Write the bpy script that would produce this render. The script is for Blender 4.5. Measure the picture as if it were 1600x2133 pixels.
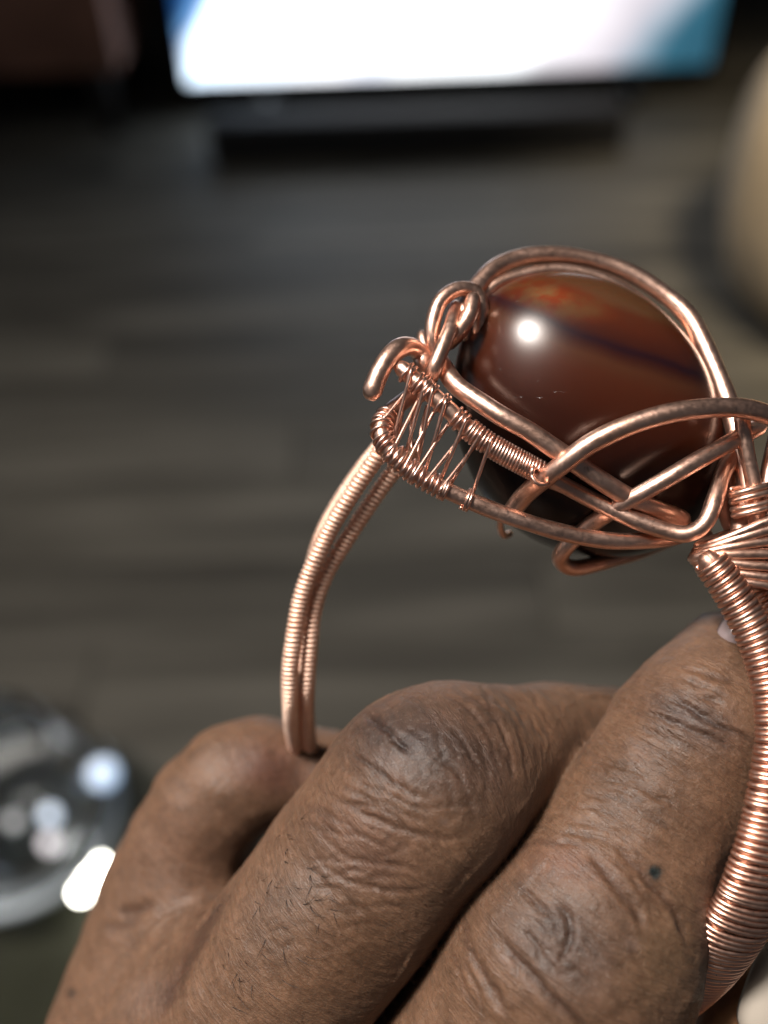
import bpy, math, random
import numpy as np
from mathutils import Matrix, Vector
random.seed(4); rng = np.random.default_rng(4)
S = bpy.context.scene
for o in list(bpy.data.objects): bpy.data.objects.remove(o)

# ---------------------------------------------------------------- camera
FPX = 2000.0                                    # focal length in photo pixels (1600 x 2133)
CAM = Vector((0, 0, 0.78)); PITCH = math.radians(44); ROLL = math.radians(-2)
ROT = Matrix.Rotation(math.radians(90) - PITCH, 3, 'X') @ Matrix.Rotation(ROLL, 3, 'Z')
cd = bpy.data.cameras.new('camera'); cam = bpy.data.objects.new('camera', cd)
S.collection.objects.link(cam); S.camera = cam
cam.matrix_world = Matrix.Translation(CAM) @ ROT.to_4x4()
cd.sensor_fit = 'HORIZONTAL'; cd.sensor_width = 36; cd.lens = 36 * FPX / 1600
cd.clip_start = 0.005; cd.clip_end = 50
cd.dof.use_dof = True; cd.dof.focus_distance = 0.0860; cd.dof.aperture_fstop = cd.lens / 3.15
# ---------------------------------------------------------------- world, lamps
W = bpy.data.worlds.new("World"); S.world = W; W.use_nodes = True
W.node_tree.nodes['Background'].inputs[0].default_value = (0.86, 0.90, 1.0, 1)
W.node_tree.nodes['Background'].inputs[1].default_value = 0.045
S.view_settings.view_transform = 'Standard'; S.view_settings.look = 'None'
S.view_settings.exposure = 0; S.view_settings.gamma = 1
def lamp(name, kind, loc, power, col, size, target=None, shape='DISK', sy=None):
    l = bpy.data.lights.new(name, kind); l.energy = power; l.color = col
    if kind == 'AREA':
        l.shape = shape; l.size = size
        if sy: l.size_y = sy
    else: l.shadow_soft_size = size
    o = bpy.data.objects.new(name, l); S.collection.objects.link(o); o.location = loc
    if target is not None:
        o.rotation_euler = (Vector(target) - Vector(loc)).to_track_quat('-Z', 'Y').to_euler()
    return o
HUB = Vector((0.01, 0.07, 0.72))
cl = lamp('ceiling_lamp_light', 'AREA', (-0.78, 0.02, 2.28), 20, (1.0, 0.93, 0.87), 0.42, (-0.25, -0.35, 0.3)); cl.data.spread = math.radians(95)
sh = lamp('ceiling_shade_light', 'AREA', (-0.80, 0.02, 2.33), 7, (1.0, 0.88, 0.76), 0.95, (-0.25, -0.35, 0.3)); sh.data.spread = math.radians(110)
lamp('left_fill_light', 'AREA', (-2.3, 0.5, 1.5), 3, (0.90, 0.94, 1.0), 1.6, HUB, 'RECTANGLE', 1.8)  # soft cool fill added from the left, no window stands there
fl0 = lamp('floor_lamp_light', 'AREA', (0.50, 0.30, 1.45), 5, (1.0, 0.82, 0.58), 0.30, (0.82, 1.16, 0.2)); fl0.data.spread = math.radians(42)

# ---------------------------------------------------------------- helpers
RN = np.array(ROT); CN = np.array(CAM)
def C(px, py, d):                               # photo pixel + depth in mm -> camera space mm (x right, y up, z away)
    return np.array([(px - 800) / FPX * d, -(py - 1066.5) / FPX * d, d], float)
def CP(pts): return np.array([C(*p[:3]) for p in pts])
def to_world(v):                                # camera space mm -> world metres
    v = np.asarray(v, float); q = v * [1, 1, -1] * 0.001
    return q @ RN.T + CN
def proj(v): return 800 + v[:, 0] / v[:, 2] * FPX, 1066.5 - v[:, 1] / v[:, 2] * FPX
def floor_at(px, py, z=0.0):
    d = RN @ np.array([(px - 800) / FPX, -(py - 1066.5) / FPX, -1.0]); t = (z - CN[2]) / d[2]
    return CN + d * t
def tag(o, label=None, cat=None, group=None, kind=None):
    if label: o['label'] = label
    if cat: o['category'] = cat
    if group: o['group'] = group
    if kind: o['kind'] = kind
    return o
def empty(name, loc):
    o = bpy.data.objects.new(name, None); o.location = loc; o.empty_display_size = 0.01
    S.collection.objects.link(o); return o
def mesh_obj(name, verts, faces, mat, parent=None, smooth=True, origin=None):
    org = np.zeros(3)
    if parent is not None: org = np.array(parent.location)
    elif origin is not None: org = np.array(origin)
    me = bpy.data.meshes.new(name)
    verts = np.asarray(verts, float) - org
    if isinstance(faces, np.ndarray):
        n, k = faces.shape
        me.vertices.add(len(verts)); me.vertices.foreach_set('co', verts.astype(np.float32).ravel())
        me.loops.add(n * k); me.loops.foreach_set('vertex_index', faces.astype(np.int32).ravel())
        me.polygons.add(n); me.polygons.foreach_set('loop_start', (np.arange(n) * k).astype(np.int32))
        me.update(calc_edges=True)
    else: me.from_pydata(verts.tolist(), [], [list(f) for f in faces])
    me.validate()
    me.polygons.foreach_set('use_smooth', [smooth] * len(me.polygons))
    me.materials.append(mat)
    o = bpy.data.objects.new(name, me); S.collection.objects.link(o)
    if parent is not None: o.parent = parent
    else: o.location = org
    return o
def spline(P, step):                            # centripetal-like Catmull-Rom resample at a fixed step; P may carry extra columns
    P = np.asarray(P, float); Q = np.vstack([2 * P[0] - P[1], P, 2 * P[-1] - P[-2]]); out = []
    for i in range(1, len(Q) - 2):
        n = max(2, int(np.ceil(np.linalg.norm(Q[i + 1, :3] - Q[i, :3]) / step)))
        t = np.linspace(0, 1, n, endpoint=False)[:, None]
        a, b, c, d = Q[i - 1], Q[i], Q[i + 1], Q[i + 2]
        out.append(.5 * (2 * b + (c - a) * t + (2 * a - 5 * b + 4 * c - d) * t**2 + (3 * b - a - 3 * c + d) * t**3))
    out.append(P[-1:]); return np.vstack(out)
def tangents(P):
    T = np.gradient(P, axis=0); return T / np.maximum(np.linalg.norm(T, axis=1, keepdims=True), 1e-9)
def tube(P, r, n=12, cap=True, flat=None):      # round wire along P (camera mm); parallel transport frame
    P = np.asarray(P, float); T = tangents(P); N = len(P); r = np.broadcast_to(np.asarray(r, float), (N,)).copy()
    U = np.zeros_like(P); u = np.cross(T[0], [0.1, 0.2, 1.0]); u /= np.linalg.norm(u)
    for i in range(N):
        u = u - T[i] * (u @ T[i]); u /= np.linalg.norm(u); U[i] = u
    V = np.cross(T, U); a = np.linspace(0, 2 * np.pi, n, endpoint=False)
    if cap:
        k = np.array([1.0, .8, .45]); ext = [0, .55, .9]
        hp = [P[0] - T[0] * r[0] * e for e in ext[1:]][::-1]; tp = [P[-1] + T[-1] * r[-1] * e for e in ext[1:]]
        r = np.r_[r[0] * k[2], r[0] * k[1], r, r[-1] * k[1], r[-1] * k[2]]
        P = np.vstack([hp, P, tp]); U = np.vstack([U[:1]] * 2 + [U] + [U[-1:]] * 2); V = np.vstack([V[:1]] * 2 + [V] + [V[-1:]] * 2); N = len(P)
    v = (P[:, None] + r[:, None, None] * (np.cos(a)[None, :, None] * U[:, None] + np.sin(a)[None, :, None] * V[:, None])).reshape(-1, 3)
    i = np.arange(N - 1)[:, None] * n; j = np.arange(n)[None]; jn = (j + 1) % n
    f = np.stack([i + j, i + jn, i + n + jn, i + n + j], -1).reshape(-1, 4)
    v = np.vstack([v, P[:1], P[-1:]]); c0, c1 = len(v) - 2, len(v) - 1; jj = np.arange(n); jm = (jj + 1) % n
    f = np.vstack([f, np.stack([jm, jj, np.full(n, c0), np.full(n, c0)], -1), np.stack([(N - 1) * n + jj, (N - 1) * n + jm, np.full(n, c1), np.full(n, c1)], -1)])
    return v, f
def clean(v, f):                                # quads whose last two corners coincide -> triangles
    return [tuple(q[:3]) if q[2] == q[3] else tuple(q) for q in f.tolist()]
def join(parts):
    vs, fs, k = [], [], 0
    for v, f in parts: vs.append(v); fs.append(f + k); k += len(v)
    return np.vstack(vs), np.vstack(fs)
def wire(name, pts, r, mat, parent, n=14, step=0.5, wob=0.02, label=None):
    P = spline(CP(pts), step); N = len(P)
    rr = r * (1 + wob * np.interp(np.arange(N), np.arange(0, N + 6, 5), rng.normal(0, 1, len(np.arange(0, N + 6, 5)))))
    P = P + np.stack([np.interp(np.arange(N), np.arange(0, N + 8, 7), rng.normal(0, .035, len(np.arange(0, N + 8, 7)))) for _ in range(3)], 1) * r
    v, f = tube(P, rr, n); o = mesh_obj(name, to_world(v), clean(v, f), mat, parent)
    if label: o['label'] = label
    return o
def helix(P, a, b, turns, seg=22, phase=0.0, jit=0.0):   # winding round a path; a across the view, b along the depth
    P = np.asarray(P, float); L = np.r_[0, np.cumsum(np.linalg.norm(np.diff(P, axis=0), axis=1))]
    n = int(turns * seg) + 1; s = np.linspace(0, L[-1], n)
    if jit:
        k = int(turns) + 2; s = s + np.interp(np.arange(n), np.linspace(0, n, k), rng.normal(0, jit, k)); s = np.clip(s, 0, L[-1])
    Q = np.stack([np.interp(s, L, P[:, i]) for i in range(3)], 1); T0 = tangents(P); T = np.stack([np.interp(s, L, T0[:, i]) for i in range(3)], 1)
    T /= np.linalg.norm(T, axis=1, keepdims=True)
    U = np.cross(T, [0, 0, 1.0]); U /= np.linalg.norm(U, axis=1, keepdims=True); V = np.cross(U, T)
    A = np.interp(s, L, np.broadcast_to(a, (len(P),))); B = np.interp(s, L, np.broadcast_to(b, (len(P),)))
    th = phase + np.linspace(0, 2 * np.pi * turns, n)
    return Q + (A * np.cos(th))[:, None] * U + (B * np.sin(th))[:, None] * V

# ---------------------------------------------------------------- materials
def nodes(name):
    m = bpy.data.materials.new(name); m.use_nodes = True; nt = m.node_tree; p = nt.nodes['Principled BSDF']; return m, nt, p
def N(nt, t, **kw):
    n = nt.nodes.new(t)
    for k, v in kw.items():
        if k.startswith('i_'): n.inputs[int(k[2:]) if k[2:].isdigit() else k[2:].replace('_', ' ')].default_value = v
        else: setattr(n, k, v)
    return n
def L(nt, a, b): nt.links.new(a, b)
def ramp(nt, src, stops, interp='LINEAR'):
    r = nt.nodes.new('ShaderNodeValToRGB'); r.color_ramp.interpolation = interp; e = r.color_ramp.elements
    while len(e) < len(stops): e.new(.5)
    for k, (p, c) in zip(e, stops): k.position = p; k.color = (c, c, c, 1) if isinstance(c, (int, float)) else (*c, 1)
    L(nt, src, r.inputs[0]); return r
def simple(name, col, rough=.5, metal=0, **kw):
    m, nt, p = nodes(name); p.inputs['Base Color'].default_value = (*col, 1); p.inputs['Roughness'].default_value = rough; p.inputs['Metallic'].default_value = metal
    tc = N(nt, 'ShaderNodeTexCoord'); no = N(nt, 'ShaderNodeTexNoise', i_Scale=kw.get('ns', 20.0), i_Detail=4.0); L(nt, tc.outputs['Object'], no.inputs['Vector'])
    v = kw.get('var', .15); r = ramp(nt, no.outputs['Fac'], [(.3, tuple(c * (1 - v) for c in col)), (.7, tuple(min(1, c * (1 + v)) for c in col))]); L(nt, r.outputs[0], p.inputs['Base Color'])
    return m
def copper(name, c0, c1, r0, r1, fine=.00003):
    m, nt, p = nodes(name); p.inputs['Metallic'].default_value = 1
    tc = N(nt, 'ShaderNodeTexCoord'); mp = N(nt, 'ShaderNodeMapping'); mp.inputs['Scale'].default_value = (1000, 1000, 1000); L(nt, tc.outputs['Object'], mp.inputs[0])
    n1 = N(nt, 'ShaderNodeTexNoise', i_Scale=.35, i_Detail=5.0, i_Roughness=.65); L(nt, mp.outputs[0], n1.inputs['Vector'])
    n2 = N(nt, 'ShaderNodeTexNoise', i_Scale=2.2, i_Detail=6.0, i_Roughness=.7); L(nt, mp.outputs[0], n2.inputs['Vector'])
    r = ramp(nt, n1.outputs['Fac'], [(.3, c0), (.68, c1)])
    n7 = N(nt, 'ShaderNodeTexNoise', i_Scale=1.1, i_Detail=4.0, i_Roughness=.6, i_Distortion=1.2); L(nt, mp.outputs[0], n7.inputs['Vector']); tr = ramp(nt, n7.outputs['Fac'], [(.62, 0.0), (.76, .75)])
    mt = N(nt, 'ShaderNodeMixRGB'); L(nt, tr.outputs[0], mt.inputs[0]); L(nt, r.outputs[0], mt.inputs[1]); mt.inputs[2].default_value = (c1[0] * .5, c1[1] * .42, c1[2] * .40, 1); L(nt, mt.outputs[0], p.inputs['Base Color'])
    q = N(nt, 'ShaderNodeMapRange', i_1=.3, i_2=.7, i_3=r0, i_4=r1); L(nt, n2.outputs['Fac'], q.inputs[0]); L(nt, q.outputs[0], p.inputs['Roughness'])
    b = N(nt, 'ShaderNodeBump', i_Strength=.6, i_Distance=fine); L(nt, n2.outputs['Fac'], b.inputs['Height']); L(nt, b.outputs[0], p.inputs['Normal'])
    return m
M_cop = copper('copper_wire', (.90, .61, .49), (.70, .43, .32), .27, .46, .00003)
M_fine = copper('copper_fine_wire', (.84, .56, .46), (.66, .41, .32), .25, .42, .00001)
M_band = copper('copper_band_wire', (.86, .57, .45), (.74, .44, .33), .26, .42, .00001)
M_far = copper('copper_far_lit', (1.0, .76, .62), (.92, .64, .50), .52, .66, .00001)  # lighter copy of the band copper, so the far strands look well lit
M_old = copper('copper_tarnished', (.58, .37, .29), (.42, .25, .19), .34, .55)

# stone: banded agate
def agate():
    m, nt, p = nodes('agate'); tc = N(nt, 'ShaderNodeTexCoord')
    mp = N(nt, 'ShaderNodeMapping'); mp.inputs['Scale'].default_value = (1000, 1000, 1000); L(nt, tc.outputs['Object'], mp.inputs[0])
    at = N(nt, 'ShaderNodeAttribute', attribute_name='band')
    n1 = N(nt, 'ShaderNodeTexNoise', i_Scale=.13, i_Detail=3.0, i_Roughness=.45, i_Distortion=.3); L(nt, mp.outputs[0], n1.inputs['Vector'])
    ad = N(nt, 'ShaderNodeMath', operation='MULTIPLY_ADD'); L(nt, n1.outputs['Fac'], ad.inputs[0]); ad.inputs[1].default_value = .05; L(nt, at.outputs['Fac'], ad.inputs[2])
    sb = N(nt, 'ShaderNodeMath', operation='SUBTRACT'); L(nt, ad.outputs[0], sb.inputs[0]); sb.inputs[1].default_value = .025
    r = ramp(nt, sb.outputs[0], [(0, (.005, .002, .002)), (.35, (.013, .003, .0015)), (.50, (.024, .005, .002)), (.60, (.038, .008, .003)), (.70, (.050, .012, .005)),
        (.76, (.055, .018, .008)), (.80, (.028, .007, .005)), (.825, (.013, .004, .007)), (.855, (.034, .008, .005)), (.92, (.055, .012, .005)), (.97, (.062, .015, .006)), (1, (.070, .030, .013))])
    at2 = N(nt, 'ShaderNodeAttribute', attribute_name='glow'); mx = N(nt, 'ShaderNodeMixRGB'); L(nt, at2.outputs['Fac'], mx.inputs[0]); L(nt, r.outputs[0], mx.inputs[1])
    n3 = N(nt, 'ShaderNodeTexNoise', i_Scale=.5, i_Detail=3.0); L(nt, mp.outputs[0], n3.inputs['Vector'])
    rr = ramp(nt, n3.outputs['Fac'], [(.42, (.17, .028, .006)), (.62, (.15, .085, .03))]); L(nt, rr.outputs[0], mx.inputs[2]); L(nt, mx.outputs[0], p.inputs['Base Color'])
    p.inputs['Roughness'].default_value = .29; p.inputs['Specular IOR Level'].default_value = .30; p.inputs['Coat Weight'].default_value = .30; p.inputs['Coat Roughness'].default_value = .19; p.inputs['IOR'].default_value = 1.54
    p.inputs['Subsurface Weight'].default_value = .2; p.inputs['Subsurface Radius'].default_value = (1, .25, .1); p.inputs['Subsurface Scale'].default_value = .0015
    # hairline scratches and specks of dust
    mp2 = N(nt, 'ShaderNodeMapping'); mp2.inputs['Scale'].default_value = (300, 2600, 2600); mp2.inputs['Rotation'].default_value = (0.3, .5, .5); L(nt, tc.outputs['Object'], mp2.inputs[0])
    n4 = N(nt, 'ShaderNodeTexNoise', i_Scale=1.0, i_Detail=2.0); L(nt, mp2.outputs[0], n4.inputs['Vector'])
    sc = ramp(nt, n4.outputs['Fac'], [(.70, 0.0), (.74, 1.0)])
    n5 = N(nt, 'ShaderNodeTexNoise', i_Scale=.7, i_Detail=5.0); L(nt, mp.outputs[0], n5.inputs['Vector'])
    a2 = N(nt, 'ShaderNodeMath', operation='MULTIPLY_ADD'); L(nt, n5.outputs['Fac'], a2.inputs[0]); a2.inputs[1].default_value = .6; L(nt, sc.outputs[0], a2.inputs[2])
    b = N(nt, 'ShaderNodeBump', i_Strength=.35, i_Distance=.00006); L(nt, a2.outputs[0], b.inputs['Height']); L(nt, b.outputs[0], p.inputs['Coat Normal'])
    return m
M_agate = agate()

# skin
def skin_mat():
    m, nt, p = nodes('skin'); tc = N(nt, 'ShaderNodeTexCoord')
    mp = N(nt, 'ShaderNodeMapping'); mp.inputs['Scale'].default_value = (1000, 1000, 1000); L(nt, tc.outputs['Object'], mp.inputs[0])
    fc = N(nt, 'ShaderNodeAttribute', attribute_name='finger_coord'); pg = N(nt, 'ShaderNodeAttribute', attribute_name='pigment_and_shading'); mk = N(nt, 'ShaderNodeAttribute', attribute_name='knuckle')
    n1 = N(nt, 'ShaderNodeTexNoise', i_Scale=.35, i_Detail=6.0, i_Roughness=.65); L(nt, mp.outputs[0], n1.inputs['Vector'])
    n2 = N(nt, 'ShaderNodeTexNoise', i_Scale=1.6, i_Detail=5.0, i_Roughness=.7); L(nt, mp.outputs[0], n2.inputs['Vector'])
    mul = ramp(nt, n1.outputs['Fac'], [(.3, (.80, .74, .70)), (.7, (1.22, 1.14, 1.10))]); mul2 = ramp(nt, n2.outputs['Fac'], [(.3, .82), (.7, 1.2)])
    m1 = N(nt, 'ShaderNodeMixRGB', blend_type='MULTIPLY', i_0=1.0); L(nt, pg.outputs['Color'], m1.inputs[1]); L(nt, mul.outputs[0], m1.inputs[2])
    m2 = N(nt, 'ShaderNodeMixRGB', blend_type='MULTIPLY', i_0=1.0); L(nt, m1.outputs[0], m2.inputs[1]); L(nt, mul2.outputs[0], m2.inputs[2])
    # cross wrinkles along each finger: noise stretched round the finger
    cw = N(nt, 'ShaderNodeMapping'); cw.inputs['Scale'].default_value = (1.0, .16, .5); L(nt, fc.outputs['Vector'], cw.inputs[0])
    w1 = N(nt, 'ShaderNodeTexNoise', i_Scale=1.5, i_Detail=3.0, i_Roughness=.6, i_Distortion=.5); L(nt, cw.outputs[0], w1.inputs['Vector'])
    rid = ramp(nt, w1.outputs['Fac'], [(.36, 1.0), (.47, .0), (.53, .55), (.64, 1.0)])
    # net of fine skin lines
    v1 = N(nt, 'ShaderNodeTexVoronoi', feature='DISTANCE_TO_EDGE', i_Scale=1.9); dst = N(nt, 'ShaderNodeMixRGB', i_0=.22); L(nt, mp.outputs[0], dst.inputs[1]); L(nt, n2.outputs['Color'], dst.inputs[2]); L(nt, dst.outputs[0], v1.inputs['Vector'])
    vr = ramp(nt, v1.outputs['Distance'], [(0, 0.0), (.22, 1.0)])
    v2 = N(nt, 'ShaderNodeTexVoronoi', feature='DISTANCE_TO_EDGE', i_Scale=4.2); L(nt, mp.outputs[0], v2.inputs['Vector']); vr2 = ramp(nt, v2.outputs['Distance'], [(0, 0.0), (.2, 1.0)])
    def mad(a, k, b):
        x = N(nt, 'ShaderNodeMath', operation='MULTIPLY_ADD'); L(nt, a, x.inputs[0]); x.inputs[1].default_value = k
        if isinstance(b, (int, float)): x.inputs[2].default_value = b
        else: L(nt, b, x.inputs[2])
        return x.outputs[0]
    c3 = N(nt, 'ShaderNodeMapping'); c3.inputs['Scale'].default_value = (1.5, .55, .5); L(nt, fc.outputs['Vector'], c3.inputs[0])
    d3 = N(nt, 'ShaderNodeMixRGB', i_0=.30); L(nt, c3.outputs[0], d3.inputs[1]); n9 = N(nt, 'ShaderNodeTexNoise', i_Scale=.55, i_Detail=3.0); L(nt, mp.outputs[0], n9.inputs['Vector']); vs9 = N(nt, 'ShaderNodeVectorMath', operation='SCALE'); vs9.inputs['Scale'].default_value = 3.0; L(nt, n9.outputs['Color'], vs9.inputs[0]); L(nt, vs9.outputs[0], d3.inputs[2])
    v3 = N(nt, 'ShaderNodeTexVoronoi', feature='DISTANCE_TO_EDGE', i_Scale=1.5); L(nt, d3.outputs[0], v3.inputs['Vector']); vr3 = ramp(nt, v3.outputs['Distance'], [(0, 0.0), (.13, 1.0)])
    h = mad(rid.outputs[0], .55, mad(vr3.outputs[0], .38, mad(vr.outputs[0], .22, mad(vr2.outputs[0], .26, mad(n2.outputs['Fac'], .35, 0.0)))))
    b = N(nt, 'ShaderNodeBump', i_Strength=.6, i_Distance=.00007); L(nt, h, b.inputs['Height']); L(nt, b.outputs[0], p.inputs['Normal'])
    # dry pale flakes on ridges
    n6 = N(nt, 'ShaderNodeTexNoise', i_Scale=3.2, i_Detail=4.0); L(nt, mp.outputs[0], n6.inputs['Vector']); fl = ramp(nt, n6.outputs['Fac'], [(.60, 0.0), (.74, 1.0)])
    fm = N(nt, 'ShaderNodeMath', operation='MULTIPLY'); L(nt, fl.outputs[0], fm.inputs[0]); kk = mad(mk.outputs['Fac'], .35, .10); L(nt, kk, fm.inputs[1])
    m3 = N(nt, 'ShaderNodeMixRGB'); L(nt, fm.outputs[0], m3.inputs[0]); L(nt, m2.outputs[0], m3.inputs[1]); m3.inputs[2].default_value = (.22, .175, .15, 1)
    # fine lines slightly deeper in colour
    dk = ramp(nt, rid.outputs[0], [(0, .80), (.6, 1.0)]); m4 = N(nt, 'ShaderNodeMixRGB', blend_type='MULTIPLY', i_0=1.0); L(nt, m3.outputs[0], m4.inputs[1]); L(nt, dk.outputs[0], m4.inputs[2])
    L(nt, m4.outputs[0], p.inputs['Base Color'])
    rr = N(nt, 'ShaderNodeMapRange', i_1=.3, i_2=.7, i_3=.44, i_4=.66); L(nt, n2.outputs['Fac'], rr.inputs[0]); L(nt, rr.outputs[0], p.inputs['Roughness'])
    p.inputs['Subsurface Weight'].default_value = .25; p.inputs['Subsurface Radius'].default_value = (1, .45, .25); p.inputs['Subsurface Scale'].default_value = .0012
    p.inputs['Specular IOR Level'].default_value = .38
    p.inputs['Sheen Weight'].default_value = .03; p.inputs['Sheen Roughness'].default_value = .4
    return m
M_skin = skin_mat()

# ---------------------------------------------------------------- setting: floor planks, wall
def plank_mat():
    m, nt, p = nodes('floor_plank'); tc = N(nt, 'ShaderNodeTexCoord'); oi = N(nt, 'ShaderNodeObjectInfo')
    mp = N(nt, 'ShaderNodeMapping'); mp.inputs['Scale'].default_value = (2.2, 24, 10); L(nt, tc.outputs['Object'], mp.inputs[0])
    ad = N(nt, 'ShaderNodeVectorMath', operation='MULTIPLY_ADD'); L(nt, oi.outputs['Random'], ad.inputs[0]); ad.inputs[1].default_value = (37, 53, 11); L(nt, mp.outputs[0], ad.inputs[2])
    n = N(nt, 'ShaderNodeTexNoise', i_Scale=1.0, i_Detail=6.0, i_Roughness=.6, i_Distortion=.4); L(nt, ad.outputs[0], n.inputs['Vector'])
    r = ramp(nt, n.outputs['Fac'], [(.30, (.036, .033, .027)), (.5, (.073, .068, .056)), (.72, (.128, .119, .100))])
    tn = ramp(nt, oi.outputs['Random'], [(0, .75), (.5, .98), (1, 1.28)]); mx = N(nt, 'ShaderNodeMixRGB', blend_type='MULTIPLY', i_0=1.0); L(nt, r.outputs[0], mx.inputs[1]); L(nt, tn.outputs[0], mx.inputs[2])
    L(nt, mx.outputs[0], p.inputs['Base Color']); p.inputs['Specular IOR Level'].default_value = .22; p.inputs['Roughness'].default_value = .58
    b = N(nt, 'ShaderNodeBump', i_Strength=.3, i_Distance=.001); L(nt, n.outputs['Fac'], b.inputs['Height']); L(nt, b.outputs[0], p.inputs['Normal'])
    return m
M_plank = plank_mat()
M_sub = simple('subfloor', (.02, .018, .016), .9)
def box(x0, x1, y0, y1, z0, z1, bev=0.0, seg=2):
    import bmesh
    bm = bmesh.new(); bmesh.ops.create_cube(bm, size=1)
    bmesh.ops.scale(bm, vec=(x1 - x0, y1 - y0, z1 - z0), verts=bm.verts); bmesh.ops.translate(bm, vec=((x0 + x1) / 2, (y0 + y1) / 2, (z0 + z1) / 2), verts=bm.verts)
    if bev: bmesh.ops.bevel(bm, geom=bm.edges[:], offset=bev, segments=seg, profile=.5, affect='EDGES')
    bm.verts.ensure_lookup_table(); v = np.array([q.co[:] for q in bm.verts]); f = [[q.index for q in fc.verts] for fc in bm.faces]; bm.free(); return v, f
floor = mesh_obj('floor', *box(-4, 4, -1.5, 2.95, -.06, -.014), M_sub); tag(floor, kind='structure')
floor['label'] = 'dark grey wood plank floor far below the hand'
PW, PL = .118, 1.22; bank = {}
row = 0; y = -.2
while y < 2.90:
    x = -1.9 + (row * .47 % PL) - PL
    while x < 2.1:
        key = 'p'
        if key not in bank:
            v, f = box(-PL / 2 + .0006, PL / 2 - .0006, -PW / 2 + .0006, PW / 2 - .0006, -.012, 0, .0012, 1); o = mesh_obj('plank', v, f, M_plank, None, False); bank[key] = o
        else:
            o = bank[key].copy(); S.collection.objects.link(o)
        o.parent = floor; o.location = (x + PL / 2, y + PW / 2, random.uniform(-.0006, 0))
        x += PL
    y += PW; row += 1
wall = mesh_obj('wall', *box(-4, 4, 2.95, 3.1, -.06, 2.6), simple('wall_paint', (.012, .012, .014), .9)); tag(wall, 'dark unlit wall behind the television', kind='structure')

# ---------------------------------------------------------------- television
TY = 2.02
def at_y(px, py, Y):
    d = RN @ np.array([(px - 800) / FPX, -(py - 1066.5) / FPX, -1.0]); t = (Y - CN[1]) / d[1]; return CN + d * t
bl, br = at_y(392, 172, TY), at_y(1478, 132, TY)
zb = min(bl[2], br[2]); tx0, tx1 = bl[0] - .0, br[0] + .0; TH = (tx1 - tx0) * .565
tv = empty('television', ((tx0 + tx1) / 2, TY, 0)); tag(tv, 'flat black television with a bright white picture standing across the floor', 'television')
M_blk = simple('black_plastic', (.008, .008, .009), .35)
mesh_obj('casing', *box(tx0 - .013, tx1 + .013, TY + .004, TY + .045, zb - .022, zb + TH + .012, .004), M_blk, tv)
def screen_mat():
    m, nt, p = nodes('screen'); tc = N(nt, 'ShaderNodeTexCoord'); sx = N(nt, 'ShaderNodeSeparateXYZ'); L(nt, tc.outputs['Object'], sx.inputs[0])
    n = N(nt, 'ShaderNodeTexNoise', i_Scale=4.5, i_Detail=2.0); L(nt, tc.outputs['Object'], n.inputs['Vector'])
    hw = (tx1 - tx0) / 2
    ad = N(nt, 'ShaderNodeMath', operation='MULTIPLY_ADD'); L(nt, n.outputs['Fac'], ad.inputs[0]); ad.inputs[1].default_value = .22; L(nt, sx.outputs['X'], ad.inputs[2])
    zz = N(nt, 'ShaderNodeMath', operation='MULTIPLY_ADD'); L(nt, sx.outputs['Z'], zz.inputs[0]); zz.inputs[1].default_value = -.45; zz.inputs[2].default_value = .45 * (zb + .10); ad0 = ad; ad = N(nt, 'ShaderNodeMath'); L(nt, ad0.outputs[0], ad.inputs[0]); L(nt, zz.outputs[0], ad.inputs[1])
    mr = N(nt, 'ShaderNodeMapRange', i_1=-hw + .11, i_2=hw + .11, i_3=0, i_4=1); L(nt, ad.outputs[0], mr.inputs[0])
    r = ramp(nt, mr.outputs[0], [(0, (.01, .06, .20)), (.02, (.16, .40, .75)), (.03, (.16, .26, .5)), (.05, (1.3, 1.6, 1.9)), (.30, (1.6, 1.62, 1.7)), (.36, (1.1, 1.15, 1.3)), (.42, (1.6, 1.65, 1.7)), (.62, (1.5, 1.55, 1.6)), (.72, (.75, .72, .76)), (.86, (.50, .46, .50)), (.93, (.26, .32, .38)), (.96, (.03, .11, .16)), (1, (.02, .08, .12))])
    p.inputs['Base Color'].default_value = (0, 0, 0, 1); p.inputs['Roughness'].default_value = .2
    L(nt, r.outputs[0], p.inputs['Emission Color']); p.inputs['Emission Strength'].default_value = 1.6
    return m
mesh_obj('screen', *box(tx0, tx1, TY, TY + .0035, zb, zb + TH), screen_mat(), tv, False)
for sx_ in (tx0 + .16, tx1 - .16): mesh_obj('foot', *box(sx_ - .012, sx_ + .012, TY - .06, TY + .10, .0, zb - .022, .003), M_blk, tv)
sL, sR = floor_at(440, 345), floor_at(1300, 318)
sb = mesh_obj('soundbar', *box(sL[0], sR[0], sL[1] + .0, sL[1] + .07, .001, .075, .008), simple('soundbar_cloth', (.006, .006, .007), .8), None, True, ((sL[0] + sR[0]) / 2, sL[1] + .05, 0))
tag(sb, 'long low black soundbar lying on the floor before the television', 'soundbar')

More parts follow.
